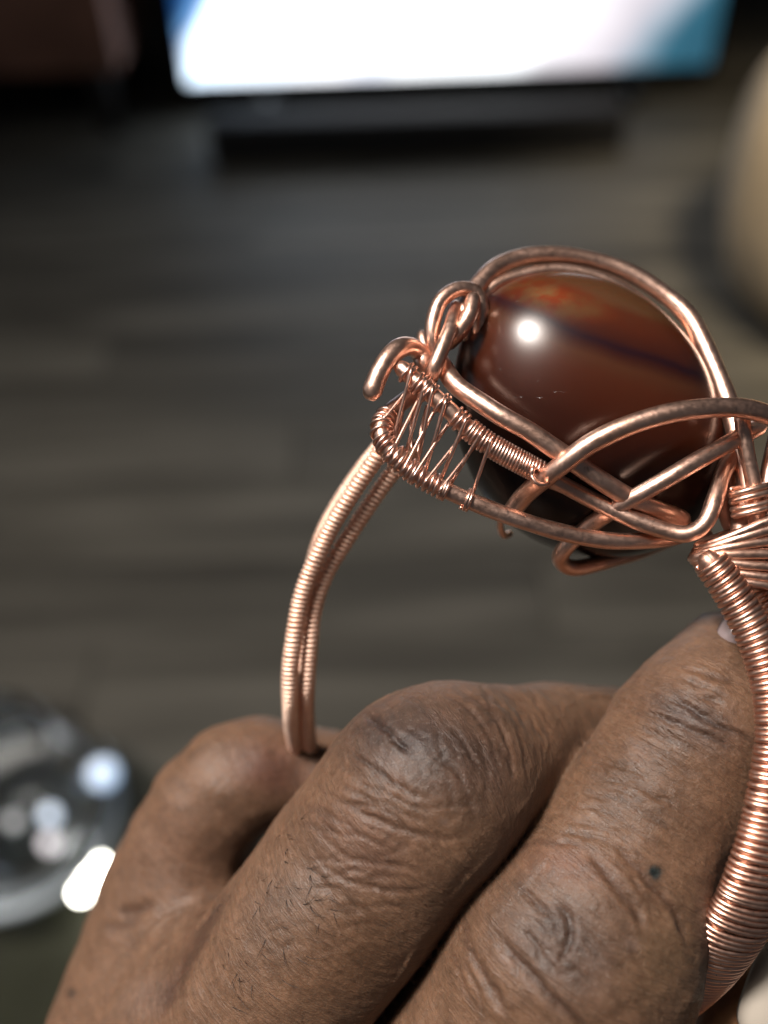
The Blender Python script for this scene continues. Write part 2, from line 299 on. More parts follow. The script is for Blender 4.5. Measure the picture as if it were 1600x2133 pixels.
# ---------------------------------------------------------------- brown cabinet top left, cream pouf right
q = at_y(240, 105, 1.9)
cb = empty('wooden_cabinet', (q[0] - .25, 1.95, 0)); tag(cb, 'reddish brown wooden cabinet in the far left corner', 'cabinet')
Mw = simple('brown_wood', (.30, .15, .105), .5, 0, ns=8, var=.3)
mesh_obj('body', *box(q[0] - .55, q[0], 1.90, 2.3, max(q[2] - .04, .06), .95, .006), Mw, cb)
for xx in (q[0] - .50, q[0] - .045):
    for yy in (1.93, 2.24): mesh_obj('leg', *box(xx - .018, xx + .018, yy - .018, yy + .018, 0, max(q[2] - .04, .06) - .002, .003), simple('dark_wood', (.01, .008, .007), .5), cb)
def pouf(cx, cy, rx, rz, z0):
    vs, fs = [], []; nu, nv = 48, 24
    for j in range(nv + 1):
        ph = -math.pi / 2 + math.pi * j / nv
        for i in range(nu):
            th = 2 * math.pi * i / nu; c = math.copysign(abs(math.cos(ph)) ** .6, math.cos(ph)); s = math.copysign(abs(math.sin(ph)) ** .75, math.sin(ph))
            k = 1 + .012 * math.cos(12 * th) * abs(math.cos(ph)); vs.append((cx + rx * c * k * math.cos(th), cy + rx * c * k * math.sin(th), z0 + rz + rz * s))
    for j in range(nv):
        for i in range(nu): fs.append((j * nu + i, j * nu + (i + 1) % nu, (j + 1) * nu + (i + 1) % nu, (j + 1) * nu + i))
    return vs, fs
pq = floor_at(1590, 800)
pf = mesh_obj('pouf', *pouf(pq[0] + .20, pq[1] + .16, .235, .20, 0), simple('cream_fabric', (.34, .27, .18), .85, 0, ns=60), None, True, (pq[0] + .20, pq[1] + .16, 0))
tag(pf, 'cream fabric pouf lit warmly at the right edge', 'pouf')

# ---------------------------------------------------------------- glass vase lower left
gq = floor_at(74, 1768)
def lathe(prof, cx, cy, n=64):
    vs = [(cx + r * math.cos(2 * math.pi * i / n), cy + r * math.sin(2 * math.pi * i / n), z) for r, z in prof for i in range(n)]
    fs = [(j * n + i, j * n + (i + 1) % n, (j + 1) * n + (i + 1) % n, (j + 1) * n + i) for j in range(len(prof) - 1) for i in range(n)]
    return vs, fs
def bowl_profile(R, H, t):
    out = [(.0005, .001), (R * .42, .001), (R * .5, .004)]
    for k in range(15):
        a = -1.05 + 2.05 * k / 14; out.append((R * math.cos(a), .5 * H + .52 * H * math.sin(a)))
    out += [(R * .62, H * 1.03), (R * .64, H * 1.07), (R * .60, H * 1.07)]
    for k in range(15):
        a = 1.0 - 2.05 * k / 14; out.append(((R - t) * math.cos(a), .5 * H + .03 * 0 + (.52 * H - t) * math.sin(a) + t * .5))
    out += [(.0005, out[-1][1])]; return out
M_glass, nt, p = nodes('clear_glass'); p.inputs['Base Color'].default_value = (.93, .97, 1, 1); p.inputs['Transmission Weight'].default_value = 1; p.inputs['Roughness'].default_value = .02; p.inputs['IOR'].default_value = 1.5
gv = mesh_obj('glass_vase', *lathe(bowl_profile(.082, .135, .006), gq[0], gq[1]), M_glass, None, True, (gq[0], gq[1], 0)); gv.location.z = .011
tag(gv, 'round clear glass vase with bright glints at the lower left', 'vase')
ty = mesh_obj('tray', *lathe([(.0005, .001), (.13, .001), (.137, .004), (.139, .012), (.135, .012), (.131, .0085), (.0005, .0085)], gq[0] - .005, gq[1] - .03), simple('olive_lacquer', (.020, .021, .012), .4), None, True, (gq[0] - .005, gq[1] - .03, 0))
tag(ty, 'dark olive round tray under the glass vase', 'tray')

# small glowing balls added on the vase to imitate reflections in its glass
fl_ = empty('vase_glints', (gq[0], gq[1], .011)); tag(fl_, 'small glowing balls added on the glass vase in place of its reflections', 'added glints')
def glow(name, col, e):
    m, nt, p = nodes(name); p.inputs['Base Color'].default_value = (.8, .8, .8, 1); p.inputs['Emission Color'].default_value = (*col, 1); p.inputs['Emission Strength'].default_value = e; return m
Mr = simple('rim_light_pale', (.46, .53, .58), .35); rb = lathe([(.083 + .0045 * math.cos(2 * math.pi * k / 12), .011 + .06 + .006 * math.sin(2 * math.pi * k / 12)) for k in range(13)], gq[0], gq[1]); ro = mesh_obj('band', *rb, Mr, gv); ro.location = (0, 0, 0); ro.data.transform(Matrix.Translation((0, 0, -.011 + .0)))  # pale ring added to imitate the bright rim light on the glass
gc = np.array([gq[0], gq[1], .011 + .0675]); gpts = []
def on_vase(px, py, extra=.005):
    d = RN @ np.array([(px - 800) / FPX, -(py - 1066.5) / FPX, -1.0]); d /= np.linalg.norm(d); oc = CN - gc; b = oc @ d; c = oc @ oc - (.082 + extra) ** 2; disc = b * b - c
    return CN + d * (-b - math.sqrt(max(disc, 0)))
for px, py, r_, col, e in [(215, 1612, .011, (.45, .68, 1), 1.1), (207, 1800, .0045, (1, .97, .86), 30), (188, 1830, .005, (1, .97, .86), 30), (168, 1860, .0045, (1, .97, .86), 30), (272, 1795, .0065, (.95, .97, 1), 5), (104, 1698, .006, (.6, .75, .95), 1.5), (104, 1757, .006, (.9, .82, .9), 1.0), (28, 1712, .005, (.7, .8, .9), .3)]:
    c = on_vase(px, py, r_ * .6); gpts.append(c); v, f = lathe([(max(r_ * math.sin(math.pi * k / 10), .0003), c[2] - r_ * math.cos(math.pi * k / 10)) for k in range(11)], c[0], c[1], 16); mesh_obj('glint_ball', v, f, glow('glint_emit', col, e), fl_)
# ---------------------------------------------------------------- bangle
BO = to_world(C(1150, 1300, 92))
bg = empty('bangle', BO); tag(bg, 'copper wire wrapped bangle with a glossy brown agate held in the fingers', 'bangle')
# stone
outline = [(985, 650), (1040, 600), (1150, 574), (1290, 608), (1400, 688), (1468, 790), (1508, 900), (1505, 1010), (1440, 1112), (1300, 1162), (1150, 1138), (1040, 1070), (975, 965), (945, 860), (952, 750)]
SC = C(1225, 862, 95); ol = CP([(x, y, 95) for x, y in outline]) - SC
ang = np.arctan2(ol[:, 1], ol[:, 0]); rad = np.hypot(ol[:, 0], ol[:, 1]); od = np.argsort(ang); ang, rad = ang[od], rad[od]
th = np.linspace(-np.pi, np.pi, 160, endpoint=False)
A3 = np.r_[ang - 2 * np.pi, ang, ang + 2 * np.pi]; R3 = np.r_[rad, rad, rad]; R = np.interp(th, A3, R3)
for _ in range(24): R = (np.roll(R, 1) + 2 * R + np.roll(R, -1)) / 4
ph = np.linspace(-np.pi / 2, np.pi / 2, 90)[1:-1]
vs = np.stack([(np.cos(ph)[:, None] ** .92) * R * np.cos(th), (np.cos(ph)[:, None] ** .92) * R * np.sin(th), np.broadcast_to(-np.sin(ph)[:, None] * np.where(np.sin(ph)[:, None] > 0, 9.0, 6.5), (88, 160))], -1)
vs[..., 2] += -vs[..., 1] * .06
vs = vs.reshape(-1, 3); n = 160; i = np.arange(87)[:, None] * n; j = np.arange(n)[None]; jn = (j + 1) % n
fs = np.stack([i + j, i + jn, i + n + jn, i + n + j], -1).reshape(-1, 4)
vs = np.vstack([vs, [[0, 0, 6.5]], [[0, 0, -9.0]]]); k = len(vs)
fl = fs.tolist() + [[(q + 1) % n, q, k - 2] for q in range(n)] + [[87 * n + q, 87 * n + (q + 1) % n, k - 1] for q in range(n)]
sv = vs + SC
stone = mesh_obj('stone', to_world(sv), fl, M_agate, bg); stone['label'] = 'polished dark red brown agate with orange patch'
spx, spy = proj(sv)
# bands bulge across the stone from upper left to lower right
u = (spx - 1000) * .50 - (spy - 560) * 1.0 + (np.maximum(spx - 1000, 0) / 500) ** 2 * -60
bandv = np.clip(.90 + u / 560, 0, 1)
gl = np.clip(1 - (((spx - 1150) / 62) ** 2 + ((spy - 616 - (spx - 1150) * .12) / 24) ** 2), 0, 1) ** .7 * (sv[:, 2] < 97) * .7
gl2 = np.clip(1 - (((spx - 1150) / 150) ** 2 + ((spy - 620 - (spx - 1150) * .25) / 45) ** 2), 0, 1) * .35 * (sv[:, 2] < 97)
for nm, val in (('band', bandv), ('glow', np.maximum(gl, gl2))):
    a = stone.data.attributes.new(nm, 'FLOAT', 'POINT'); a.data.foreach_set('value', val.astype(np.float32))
# heavy wires
R1 = [(838, 768, 87), (870, 797, 86.5), (930, 850, 86), (985, 900, 86), (1030, 932, 86), (1080, 960, 86), (1130, 986, 86.5), (1220, 1035, 87), (1310, 1078, 86.5), (1380, 1103, 86), (1432, 1112, 85.5), (1468, 1090, 85.5), (1488, 1045, 86), (1505, 990, 87.5), (1530, 945, 89)]
R2 = [(872, 815, 90), (838, 838, 89), (808, 862, 87.5), (794, 893, 86.5), (806, 930, 86), (850, 976, 86), (920, 1016, 86), (1000, 1052, 86), (1090, 1086, 86), (1190, 1114, 86.5), (1290, 1128, 87), (1390, 1122, 88), (1450, 1105, 89)]
RR = .78
wire('frame_wire', R1, RR, M_cop, bg)
wire('frame_wire', R2, RR, M_cop, bg)
wire('bezel_wire', [(905, 735, 92), (925, 768, 89), (958, 808, 87), (1030, 858, 85.5), (1100, 897, 85), (1170, 945, 85), (1250, 1000, 85.3), (1330, 1046, 86.5), (1420, 1080, 88.5)], .88, M_cop, bg)
wire('bezel_wire', [(975, 700, 93), (985, 650, 93.5), (1010, 612, 94), (1065, 580, 94.5), (1150, 563, 95), (1240, 574, 95), (1320, 616, 95), (1395, 680, 95), (1448, 745, 94.5), (1476, 800, 94), (1482, 850, 93)], .64, M_cop, bg)
wire('outer_loop_wire', [(968, 650, 91), (985, 612, 93), (1020, 570, 94.5), (1065, 544, 95.5), (1120, 533, 96), (1200, 536, 96.5), (1290, 560, 96.5), (1370, 605, 96), (1430, 655, 95), (1468, 720, 93.5), (1502, 800, 91.5), (1530, 880, 90), (1548, 960, 88.5), (1562, 1040, 87.5), (1570, 1090, 87)], .94, M_cop, bg, wob=.03)
wire('crossing_wire', [(1062, 1072, 90), (1095, 1030, 88), (1135, 996, 85.3), (1180, 962, 84), (1240, 918, 83.3), (1320, 882, 83), (1420, 857, 83.2), (1520, 849, 84), (1590, 862, 85), (1650, 900, 87), (1690, 960, 89), (1660, 1060, 89), (1600, 1120, 88)], .90, M_cop, bg)
wire('crossing_wire', [(1400, 1120, 99), (1330, 1150, 97.5), (1255, 1172, 95.5), (1195, 1183, 94), (1167, 1165, 92.5), (1180, 1138, 91), (1235, 1090, 89), (1300, 1048, 86.2), (1380, 1003, 85), (1450, 962, 85.2), (1520, 922, 86.5), (1580, 890, 89)], .82, M_cop, bg)
wire('upright_wire', [(1545, 870, 86.5), (1556, 940, 86.5), (1570, 1010, 86.5), (1578, 1090, 86.5)], .72, M_cop, bg)
wire('upright_wire', [(1620, 900, 90), (1600, 1000, 89), (1590, 1100, 88)], .8, M_cop, bg)
wire('curl_wire', [(1000, 690, 91.5), (1003, 640, 91), (990, 608, 91), (955, 603, 90.5), (920, 625, 90), (903, 668, 89.5), (902, 712, 89.5), (915, 745, 90)], .72, M_cop, bg)
wire('curl_wire', [(985, 625, 89.5), (978, 655, 88.8), (958, 690, 89), (935, 715, 90)], .75, M_cop, bg)
wire('curl_wire', [(948, 640, 91), (938, 680, 88.5), (922, 722, 87.4), (905, 765, 87), (893, 800, 88)], .70, M_cop, bg)
wire('curl_wire', [(880, 700, 95), (888, 735, 94), (905, 765, 93)], .6, M_cop, bg)
wire('hook_wire', [(885, 760, 90), (875, 735, 90), (855, 722, 89), (830, 726, 87.7), (805, 750, 86.8), (788, 782, 86.5), (776, 815, 86.5)], .92, M_cop, bg, wob=.03)
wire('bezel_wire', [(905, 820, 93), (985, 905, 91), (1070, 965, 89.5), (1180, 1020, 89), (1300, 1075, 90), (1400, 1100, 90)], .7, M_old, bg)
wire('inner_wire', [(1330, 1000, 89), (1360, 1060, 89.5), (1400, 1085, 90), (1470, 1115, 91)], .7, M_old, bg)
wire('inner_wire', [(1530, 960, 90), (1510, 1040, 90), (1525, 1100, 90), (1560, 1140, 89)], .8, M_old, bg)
wire('wire_end', [(1050, 1055, 93), (1042, 1095, 95), (1050, 1115, 96), (1062, 1112, 97)], .35, M_cop, bg)
# fine winding between the two frame wires
P1 = spline(CP(R1[:9]), .3); P2 = spline(CP(R2[2:11]), .3); FR = .175; HR = RR + FR * .9
def at_x(P, x):
    px = 800 + P[:, 0] / P[:, 2] * FPX
    k = int(np.argmin(np.abs(px - x))); return k
def wind(P, xa, xb, turns, ph0, seg=18):        # turn round a rail from x=xa to x=xb starting at phase ph0 (0 = upper right, -90 = front)
    ka, kb = at_x(P, xa), at_x(P, xb); n = int(abs(turns) * seg) + 1; idx = np.linspace(ka, kb, n)
    Q = np.stack([np.interp(idx, np.arange(len(P)), P[:, i]) for i in range(3)], 1); T = tangents(P); T = np.stack([np.interp(idx, np.arange(len(P)), T[:, i]) for i in range(3)], 1)
    up = np.cross([0, 0, 1.0], T); up /= np.linalg.norm(up, axis=1, keepdims=True); bk = np.broadcast_to([0, 0, 1.0], Q.shape)
    # phase 0 = behind; going over the top to the front = pi
    th = ph0 + np.linspace(0, 2 * np.pi * turns, n)
    return Q + HR * (np.cos(th)[:, None] * bk + np.sin(th)[:, None] * up)
arr1 = [842, 862, 884, 914, 947, 975, 1005]; ex1 = [854, 882, 900, 925, 965, 999, 1021]; arr2 = [814, 838, 864, 880, 912, 934, 974]; ex2 = [804, 818, 843, 866, 890, 919]
T1 = [1.5, 2.5, 2.5, 1.5, 2.5, 3.5, 2.5]; T2 = [1.5, 2.5, 2.5, 1.5, 2.5, 2.5]
path = []
for c in range(7):
    path.append(wind(P1, arr1[c], ex1[c], T1[c], 0))            # from behind, over the top, ends in front
    if c < 6: path.append(wind(P2, arr2[c], ex2[c], -T2[c], 0)) # arrives behind, goes under, ends in front
    else: path.append(wind(P2, 978, 966, -2.3, 0))
pp = np.vstack(path); pp = spline(pp[::1], .16); v, f = tube(pp, FR, 8); mesh_obj('lattice_wire', to_world(v), clean(v, f), M_fine, bg)
pa = wind(P1, 1026, 1128, 17, 0); pa = spline(np.vstack([pa, CP([(1112, 975, 84.4), (1108, 990, 84.2), (1118, 1006, 84), (1136, 1010, 84.2), (1146, 1002, 85)])]), .16)
v, f = tube(pa, .20, 8); mesh_obj('coil', to_world(v), clean(v, f), M_fine, bg)
k0 = spline(CP([(812, 858, 87.8), (796, 886, 86.8), (798, 912, 86.2), (815, 938, 86), (838, 964, 86)]), .3); Hh = helix(k0, HR, HR, 9, 18, 0.3, .02); v, f = tube(Hh, .17, 8); mesh_obj('coil', to_world(v), clean(v, f), M_fine, bg)
# loose tangle behind the lattice
for q in range(3):
    x0 = 832 + q * 22; wire('lattice_wire', [(x0 + 14, 830 + q * 8, 89), (x0 + 2, 880 + q * 6, 89.5), (x0 - 4 + random.uniform(-8, 8), 925 + q * 8, 88.5)], .16, M_fine, bg, n=6)
def coil(name, pts, a, b, pitch, wr, mat, jit=0, core=True, label=None, pn=8, seg=22):
    P = spline(CP(pts), .4); ln = np.linalg.norm(np.diff(P, axis=0), axis=1).sum(); m = len(P)
    aa = np.interp(np.linspace(0, 1, m), np.linspace(0, 1, len(a)), a); bb = np.interp(np.linspace(0, 1, m), np.linspace(0, 1, len(b)), b)
    H = helix(P, aa, bb, ln / pitch, seg, 0.7, jit); v, f = tube(H, wr, pn); o = mesh_obj(name, to_world(v), clean(v, f), mat, bg)
    if label: o['label'] = label
    if core:
        cr = min(bb.min(), aa.min()) * .78; U = np.cross(tangents(P), [0, 0, 1.0]); U /= np.linalg.norm(U, axis=1, keepdims=True)
        for s in (-1, 1):
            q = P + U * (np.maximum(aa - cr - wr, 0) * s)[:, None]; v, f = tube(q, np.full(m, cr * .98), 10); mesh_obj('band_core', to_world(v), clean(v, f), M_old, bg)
    return o
# right band (near side of the ring)
coil('band_coil', [(1478, 1168, 85), (1520, 1228, 84.5), (1562, 1300, 84), (1592, 1372, 83.5), (1612, 1450, 83), (1620, 1540, 82.5), (1612, 1640, 82), (1600, 1720, 82), (1582, 1800, 82), (1556, 1880, 83), (1522, 1950, 84.5), (1482, 2015, 87.5), (1440, 2068, 91), (1395, 2108, 95), (1330, 2150, 100)],
     [1.35, 1.45, 1.5, 1.6, 1.7, 2.0, 2.2, 2.5, 2.7, 2.7, 2.4, 2.0, 1.7, 1.5, 1.4], [1.25] * 5, .56, .27, M_band, .07)
coil('band_coil', [(1560, 1150, 88), (1600, 1225, 88), (1650, 1310, 87), (1690, 1420, 86), (1705, 1560, 85), (1690, 1700, 86)], [1.4, 1.6], [1.3, 1.3], .56, .27, M_band, .07)
# left band (far side of the ring): two wrapped strands and a third behind
coil('band_coil', [(828, 880, 91), (796, 935, 92), (752, 1000, 92.8), (716, 1055, 93.4), (690, 1098, 94), (662, 1156, 94.5), (638, 1212, 95), (623, 1264, 95.4), (612, 1330, 95.8), (604, 1400, 96.6), (605, 1470, 98.5), (610, 1525, 103), (622, 1575, 109), (640, 1620, 112)], [.62, .70, .66], [.68, .68], .50, .235, M_far, .02, pn=8, seg=18)
coil('band_coil', [(868, 930, 92.5), (826, 975, 93.6), (778, 1040, 94.6), (722, 1125, 95.5), (680, 1195, 96), (655, 1270, 96.6), (646, 1350, 97), (639, 1440, 98.5), (640, 1510, 102.5), (648, 1565, 108), (670, 1620, 112)], [.60, .64], [.66, .66], .50, .235, M_far, .02, pn=8, seg=18)
coil('band_coil', [(805, 910, 95), (756, 970, 98), (708, 1040, 100), (668, 1115, 101.5), (645, 1200, 103), (632, 1300, 104), (630, 1400, 105)], [.5, .5], [.5, .5], .50, .235, M_far, .02, pn=8, seg=18)
# collar where the setting joins the band
loops = []
for q, (yl, yr, dd, rr_) in enumerate([(1138, 1042, 0, .40), (1146, 1076, .1, .48), (1155, 1112, 0, .44), (1163, 1146, -.1, .50), (1171, 1180, -.1, .46), (1180, 1214, .1, .46), (1188, 1246, .1, .40), (1150, 1092, 1.0, .4), (1168, 1148, 1.0, .4), (1182, 1205, 1.0, .4)]):
    th_l = np.linspace(0, 2 * np.pi, 60); xl = 1444 + 6 * abs(q - 3) * .6 + random.uniform(-3, 3); xr = 1720
    cxl, axl = (xl + xr) / 2, (xr - xl) / 2; X = cxl - axl * np.cos(th_l); Y = (yl + yr) / 2 - (yl - yr) / 2 * -np.cos(th_l) + 4 * np.sin(th_l * 2 + q); Z = 87.2 + dd - 2.7 * np.sin(th_l) ** 1 * (1 - .12 * np.cos(th_l)) + .12 * np.sin(th_l * 3 + q)
    loops.append(tube(np.stack([C(x, y_, z) for x, y_, z in zip(X, Y, Z)]), rr_, 9))
v, f = join(loops); mesh_obj('collar_wire', to_world(v), clean(v, f), M_cop, bg)
coil('collar_wire', [(1560, 1012, 86.3), (1566, 1040, 86.2), (1572, 1072, 86.2)], [1.7, 1.8], [1.3, 1.3], .62, .30, M_cop, .10, core=False)
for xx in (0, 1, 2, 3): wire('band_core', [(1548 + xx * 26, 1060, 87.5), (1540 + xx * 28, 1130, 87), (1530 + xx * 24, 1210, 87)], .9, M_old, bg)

# ---------------------------------------------------------------- hand: one smooth surface from a distance field
# (pixel x, pixel y, depth mm, radius mm)
def K(px, py, d, r): return (C(px, py, d), r)
chains = {
 'index':  [K(860, 2500, 97, 14), K(1040, 2200, 92.5, 11.4), K(1200, 1940, 91, 11.5), K(1300, 1765, 91.5, 9.0), K(1398, 1615, 92.5, 8.0), K(1478, 1495, 93.5, 7.0), K(1545, 1395, 95.5, 6.2), K(1592, 1335, 98, 5.5)],
 'middle': [K(360, 2420, 104, 14), K(560, 2080, 97, 10.0), K(760, 1820, 93.5, 9.7), K(905, 1650, 92.5, 9.4), K(1020, 1602, 96, 8.0), K(1200, 1572, 104, 7.3), K(1400, 1590, 109, 7.2), K(1560, 1640, 108, 6.6)],
 'ring':   [K(275, 2420, 112, 12.6), K(288, 2030, 113, 7.8), K(395, 1760, 111, 6.9), K(487, 1628, 109.5, 6.4), K(600, 1612, 111, 5.8), K(760, 1660, 112, 6.0)],
 'thumb':  [K(1200, 2700, 112, 16), K(1560, 2500, 106, 11), K(1628, 2140, 98.5, 9.2)],
 'palm':   [K(400, 2450, 106, 16), K(860, 2620, 108, 20), K(1200, 2750, 114, 18)],
 'wrist':  [K(400, 2700, 118, 22), K(200, 3300, 128, 24)],
 'web':    [K(420, 1990, 106, 5.6), K(340, 2220, 107, 10.5)],
}
chain_id = {k: i for i, k in enumerate(chains)}
bulges = [(C(900, 1632, 90.5), 8.0, 'middle'), (C(1190, 1965, 89.5), 10.3, 'index'), (C(1462, 1505, 91.5), 6.2, 'index')]
def cone(p, a, ra, b, rb):
    ab = b - a; t = np.clip(((p - a) @ ab) / (ab @ ab), 0, 1); return np.linalg.norm(p - a - t[:, None] * ab, axis=1) - (ra + (rb - ra) * t)
def smin(a, b, k):
    h = np.maximum(k - np.abs(a - b), 0) / k; return np.minimum(a, b) - h * h * k * .25
splined = {}
for nme, ch in chains.items():
    A = np.array([np.r_[c, r] for c, r in ch]); splined[nme] = spline(A, 5.0)
def chain_sdf(p, nme):
    A = splined[nme]; d = None
    for i in range(len(A) - 1):
        e = cone(p, A[i, :3], A[i, 3], A[i + 1, :3], A[i + 1, 3]); d = e if d is None else smin(d, e, 1.2)
    for c, r, w in bulges:
        if w == nme: d = smin(d, np.linalg.norm(p - c, axis=1) - r, 4.0)
    return d
def sdf(p):
    D = {k: chain_sdf(p, k) for k in chains}
    body = smin(smin(D['palm'], D['wrist'], 12), D['web'], 6)
    # fingers melt into the palm only away from each other
    base = body
    for k, kk in (('thumb', 8), ('ring', 7), ('middle', 6), ('index', 5)):
        base = smin(base, D[k], kk) if k in ('thumb', 'ring') else base
    lo = np.clip((-p[:, 1] - 60) / 14, 0, 1)                     # 0 up at the free fingers, 1 down at the knuckles
    kk = .15 + 7.0 * lo
    def smv(a, b, k): h = np.maximum(k - np.abs(a - b), 0) / k; return np.minimum(a, b) - h * h * k * .25
    d = smv(base, D['middle'], np.maximum(kk, 1.8) + 3 * np.clip((-p[:, 1] - 34) / 10, 0, 1)); d = np.where(D['index'] < D['middle'] + 30, smv(d, D['index'], kk), d)
    gap = np.exp(-((D['index'] - D['middle']) / 1.2) ** 2) * (1 - lo); return d + .7 * gap
h = 0.55
lo_ = np.array([-52, -112, 72.]); hi_ = np.array([58, -12, 142.]); nx, ny, nz = (np.ceil((hi_ - lo_) / h)).astype(int)
# coarse pass, then evaluate only near the surface
hc = h * 4; cn = (np.ceil((hi_ - lo_) / hc)).astype(int) + 1
g = np.stack(np.meshgrid(*[lo_[k] + hc * np.arange(cn[k]) for k in range(3)], indexing='ij'), -1).reshape(-1, 3); cs = sdf(g).reshape(cn)
nx, ny, nz = (cn - 1) * 4 + 1
ax = [np.arange(m) / 4 for m in (nx, ny, nz)]
def up(a, axis, m):
    t = np.arange(m) / 4; i = np.minimum(t.astype(int), a.shape[axis] - 2); fr = t - i; sh = [1, 1, 1]; sh[axis] = m; fr = fr.reshape(sh)
    return np.take(a, i, axis) * (1 - fr) + np.take(a, i + 1, axis) * fr
F = up(up(up(cs, 0, nx), 1, ny), 2, nz)
near = np.abs(F) < 2.6; idx = np.argwhere(near); F[near] = sdf(lo_ + h * idx)
for a_ in range(3):                                               # close the surface at the box faces
    sl = [slice(None)] * 3; sl[a_] = 0; F[tuple(sl)] = np.maximum(F[tuple(sl)], .1); sl[a_] = -1; F[tuple(sl)] = np.maximum(F[tuple(sl)], .1)
ins = F < 0; cs_ = sum(ins[i:nx - 1 + i, j:ny - 1 + j, k:nz - 1 + k].astype(np.int8) for i in (0, 1) for j in (0, 1) for k in (0, 1))
act = (cs_ > 0) & (cs_ < 8); ci = np.argwhere(act); vid = -np.ones(act.shape, np.int64); vid[act] = np.arange(len(ci))
acc = np.zeros((len(ci), 3)); cnt = np.zeros(len(ci))
for e0 in [(0, 0, 0), (1, 0, 0), (0, 1, 0), (0, 0, 1), (1, 1, 0), (1, 0, 1), (0, 1, 1)]:
    for a_ in range(3):
        if e0[a_]: continue
        e1 = list(e0); e1[a_] = 1; p0 = ci + e0; p1 = ci + e1; f0 = F[tuple(p0.T)]; f1 = F[tuple(p1.T)]; m = (f0 < 0) != (f1 < 0)
        t = np.where(m, f0 / np.where(m, f0 - f1, 1), 0); acc += np.where(m[:, None], np.array(e0) + t[:, None] * (np.array(e1) - e0), 0); cnt += m
V = lo_ + h * (ci + acc / cnt[:, None]); faces = []
for a_ in range(3):
    b_, c_ = (a_ + 1) % 3, (a_ + 2) % 3; s0 = [slice(None)] * 3; s1 = [slice(None)] * 3; s0[a_] = slice(0, -1); s1[a_] = slice(1, None)
    cr = ins[tuple(s0)] != ins[tuple(s1)]; e = np.argwhere(cr); e = e[(e[:, b_] > 0) & (e[:, c_] > 0) & (e[:, b_] < F.shape[b_] - 1) & (e[:, c_] < F.shape[c_] - 1)]
    flip = ins[tuple(e.T)]; o_b = np.zeros(3, int); o_b[b_] = 1; o_c = np.zeros(3, int); o_c[c_] = 1
    qd = np.stack([vid[tuple(x.T)] for x in (e - o_b - o_c, e - o_c, e, e - o_b)], 1); qd[~flip] = qd[~flip][:, ::-1]; faces.append(qd)
Fq = np.vstack(faces)
def grad(p, e=.05): return np.stack([sdf(p + np.eye(3)[k] * e) - sdf(p - np.eye(3)[k] * e) for k in range(3)], 1) / (2 * e)
def project(V, it=1):
    for _ in range(it):
        gr = grad(V); d = sdf(V); V = V - np.clip(d, -.5, .5)[:, None] * gr / np.maximum((gr ** 2).sum(1, keepdims=True), .3)
    return V
V = project(V)
# one Catmull-like split: each quad into four
ed = np.sort(np.stack([Fq, np.roll(Fq, -1, 1)], -1).reshape(-1, 2), 1); ue, inv = np.unique(ed, axis=0, return_inverse=True); inv = inv.ravel().reshape(-1, 4)
nV = len(V); em = V[ue].mean(1); fm = V[Fq].mean(1); eid = nV + inv; fid = nV + len(ue) + np.arange(len(Fq))
V2 = np.vstack([V, em, fm]); Fq2 = np.vstack([np.stack([Fq[:, k], eid[:, k], fid, eid[:, (k - 1) % 4]], 1) for k in range(4)])
G = grad(V2); V2 = V2 - np.clip(sdf(V2), -.3, .3)[:, None] * G / np.maximum((G ** 2).sum(1, keepdims=True), .3); NRM = G / np.linalg.norm(G, axis=1, keepdims=True)
cm_ = (np.abs(chain_sdf(V2, 'index') - chain_sdf(V2, 'middle')) < 3.0)
e2 = np.vstack([Fq2[:, [0, 1]], Fq2[:, [1, 2]], Fq2[:, [2, 3]], Fq2[:, [3, 0]]]); e2 = e2[cm_[e2[:, 0]]]
for _ in range(24):                                              # relax the mesh in the tight gap between the two fingers
    acc2 = np.zeros_like(V2); np.add.at(acc2, e2[:, 0], V2[e2[:, 1]]); c2 = np.bincount(e2[:, 0], minlength=len(V2)); ok = c2 > 0; V2[ok] = .4 * V2[ok] + .6 * acc2[ok] / c2[ok][:, None]
# finger coordinates: distance along, arc round
DD = np.stack([chain_sdf(V2, k) for k in chains], 1); own = DD.argmin(1); FC = np.zeros((len(V2), 3))
for nme, ci_ in chain_id.items():
    m = own == ci_; A = splined[nme]; p = V2[m]; best = np.full(len(p), 1e9); sres = np.zeros(len(p)); dirv = np.zeros((len(p), 3)); tang = np.zeros((len(p), 3)); acc_ = 0.
    for i in range(len(A) - 1):
        ab = A[i + 1, :3] - A[i, :3]; t0 = ((p - A[i, :3]) @ ab) / (ab @ ab); t = np.clip(t0, 0, 1); q = p - A[i, :3] - t[:, None] * ab; dd = np.linalg.norm(q, axis=1); mm = dd < best
        best[mm] = dd[mm]; sres[mm] = acc_ + (t * np.linalg.norm(ab))[mm]; dirv[mm] = q[mm]; tang[mm] = ab / np.linalg.norm(ab); acc_ += np.linalg.norm(ab)
    U = np.cross(tang, [0, 0, 1.]); U /= np.maximum(np.linalg.norm(U, axis=1, keepdims=True), 1e-6); Wv = np.cross(tang, U)
    FC[m] = np.stack([sres, np.arctan2((dirv * U).sum(1), (dirv * Wv).sum(1)) * 9, np.full(m.sum(), ci_ * 7.)], 1)
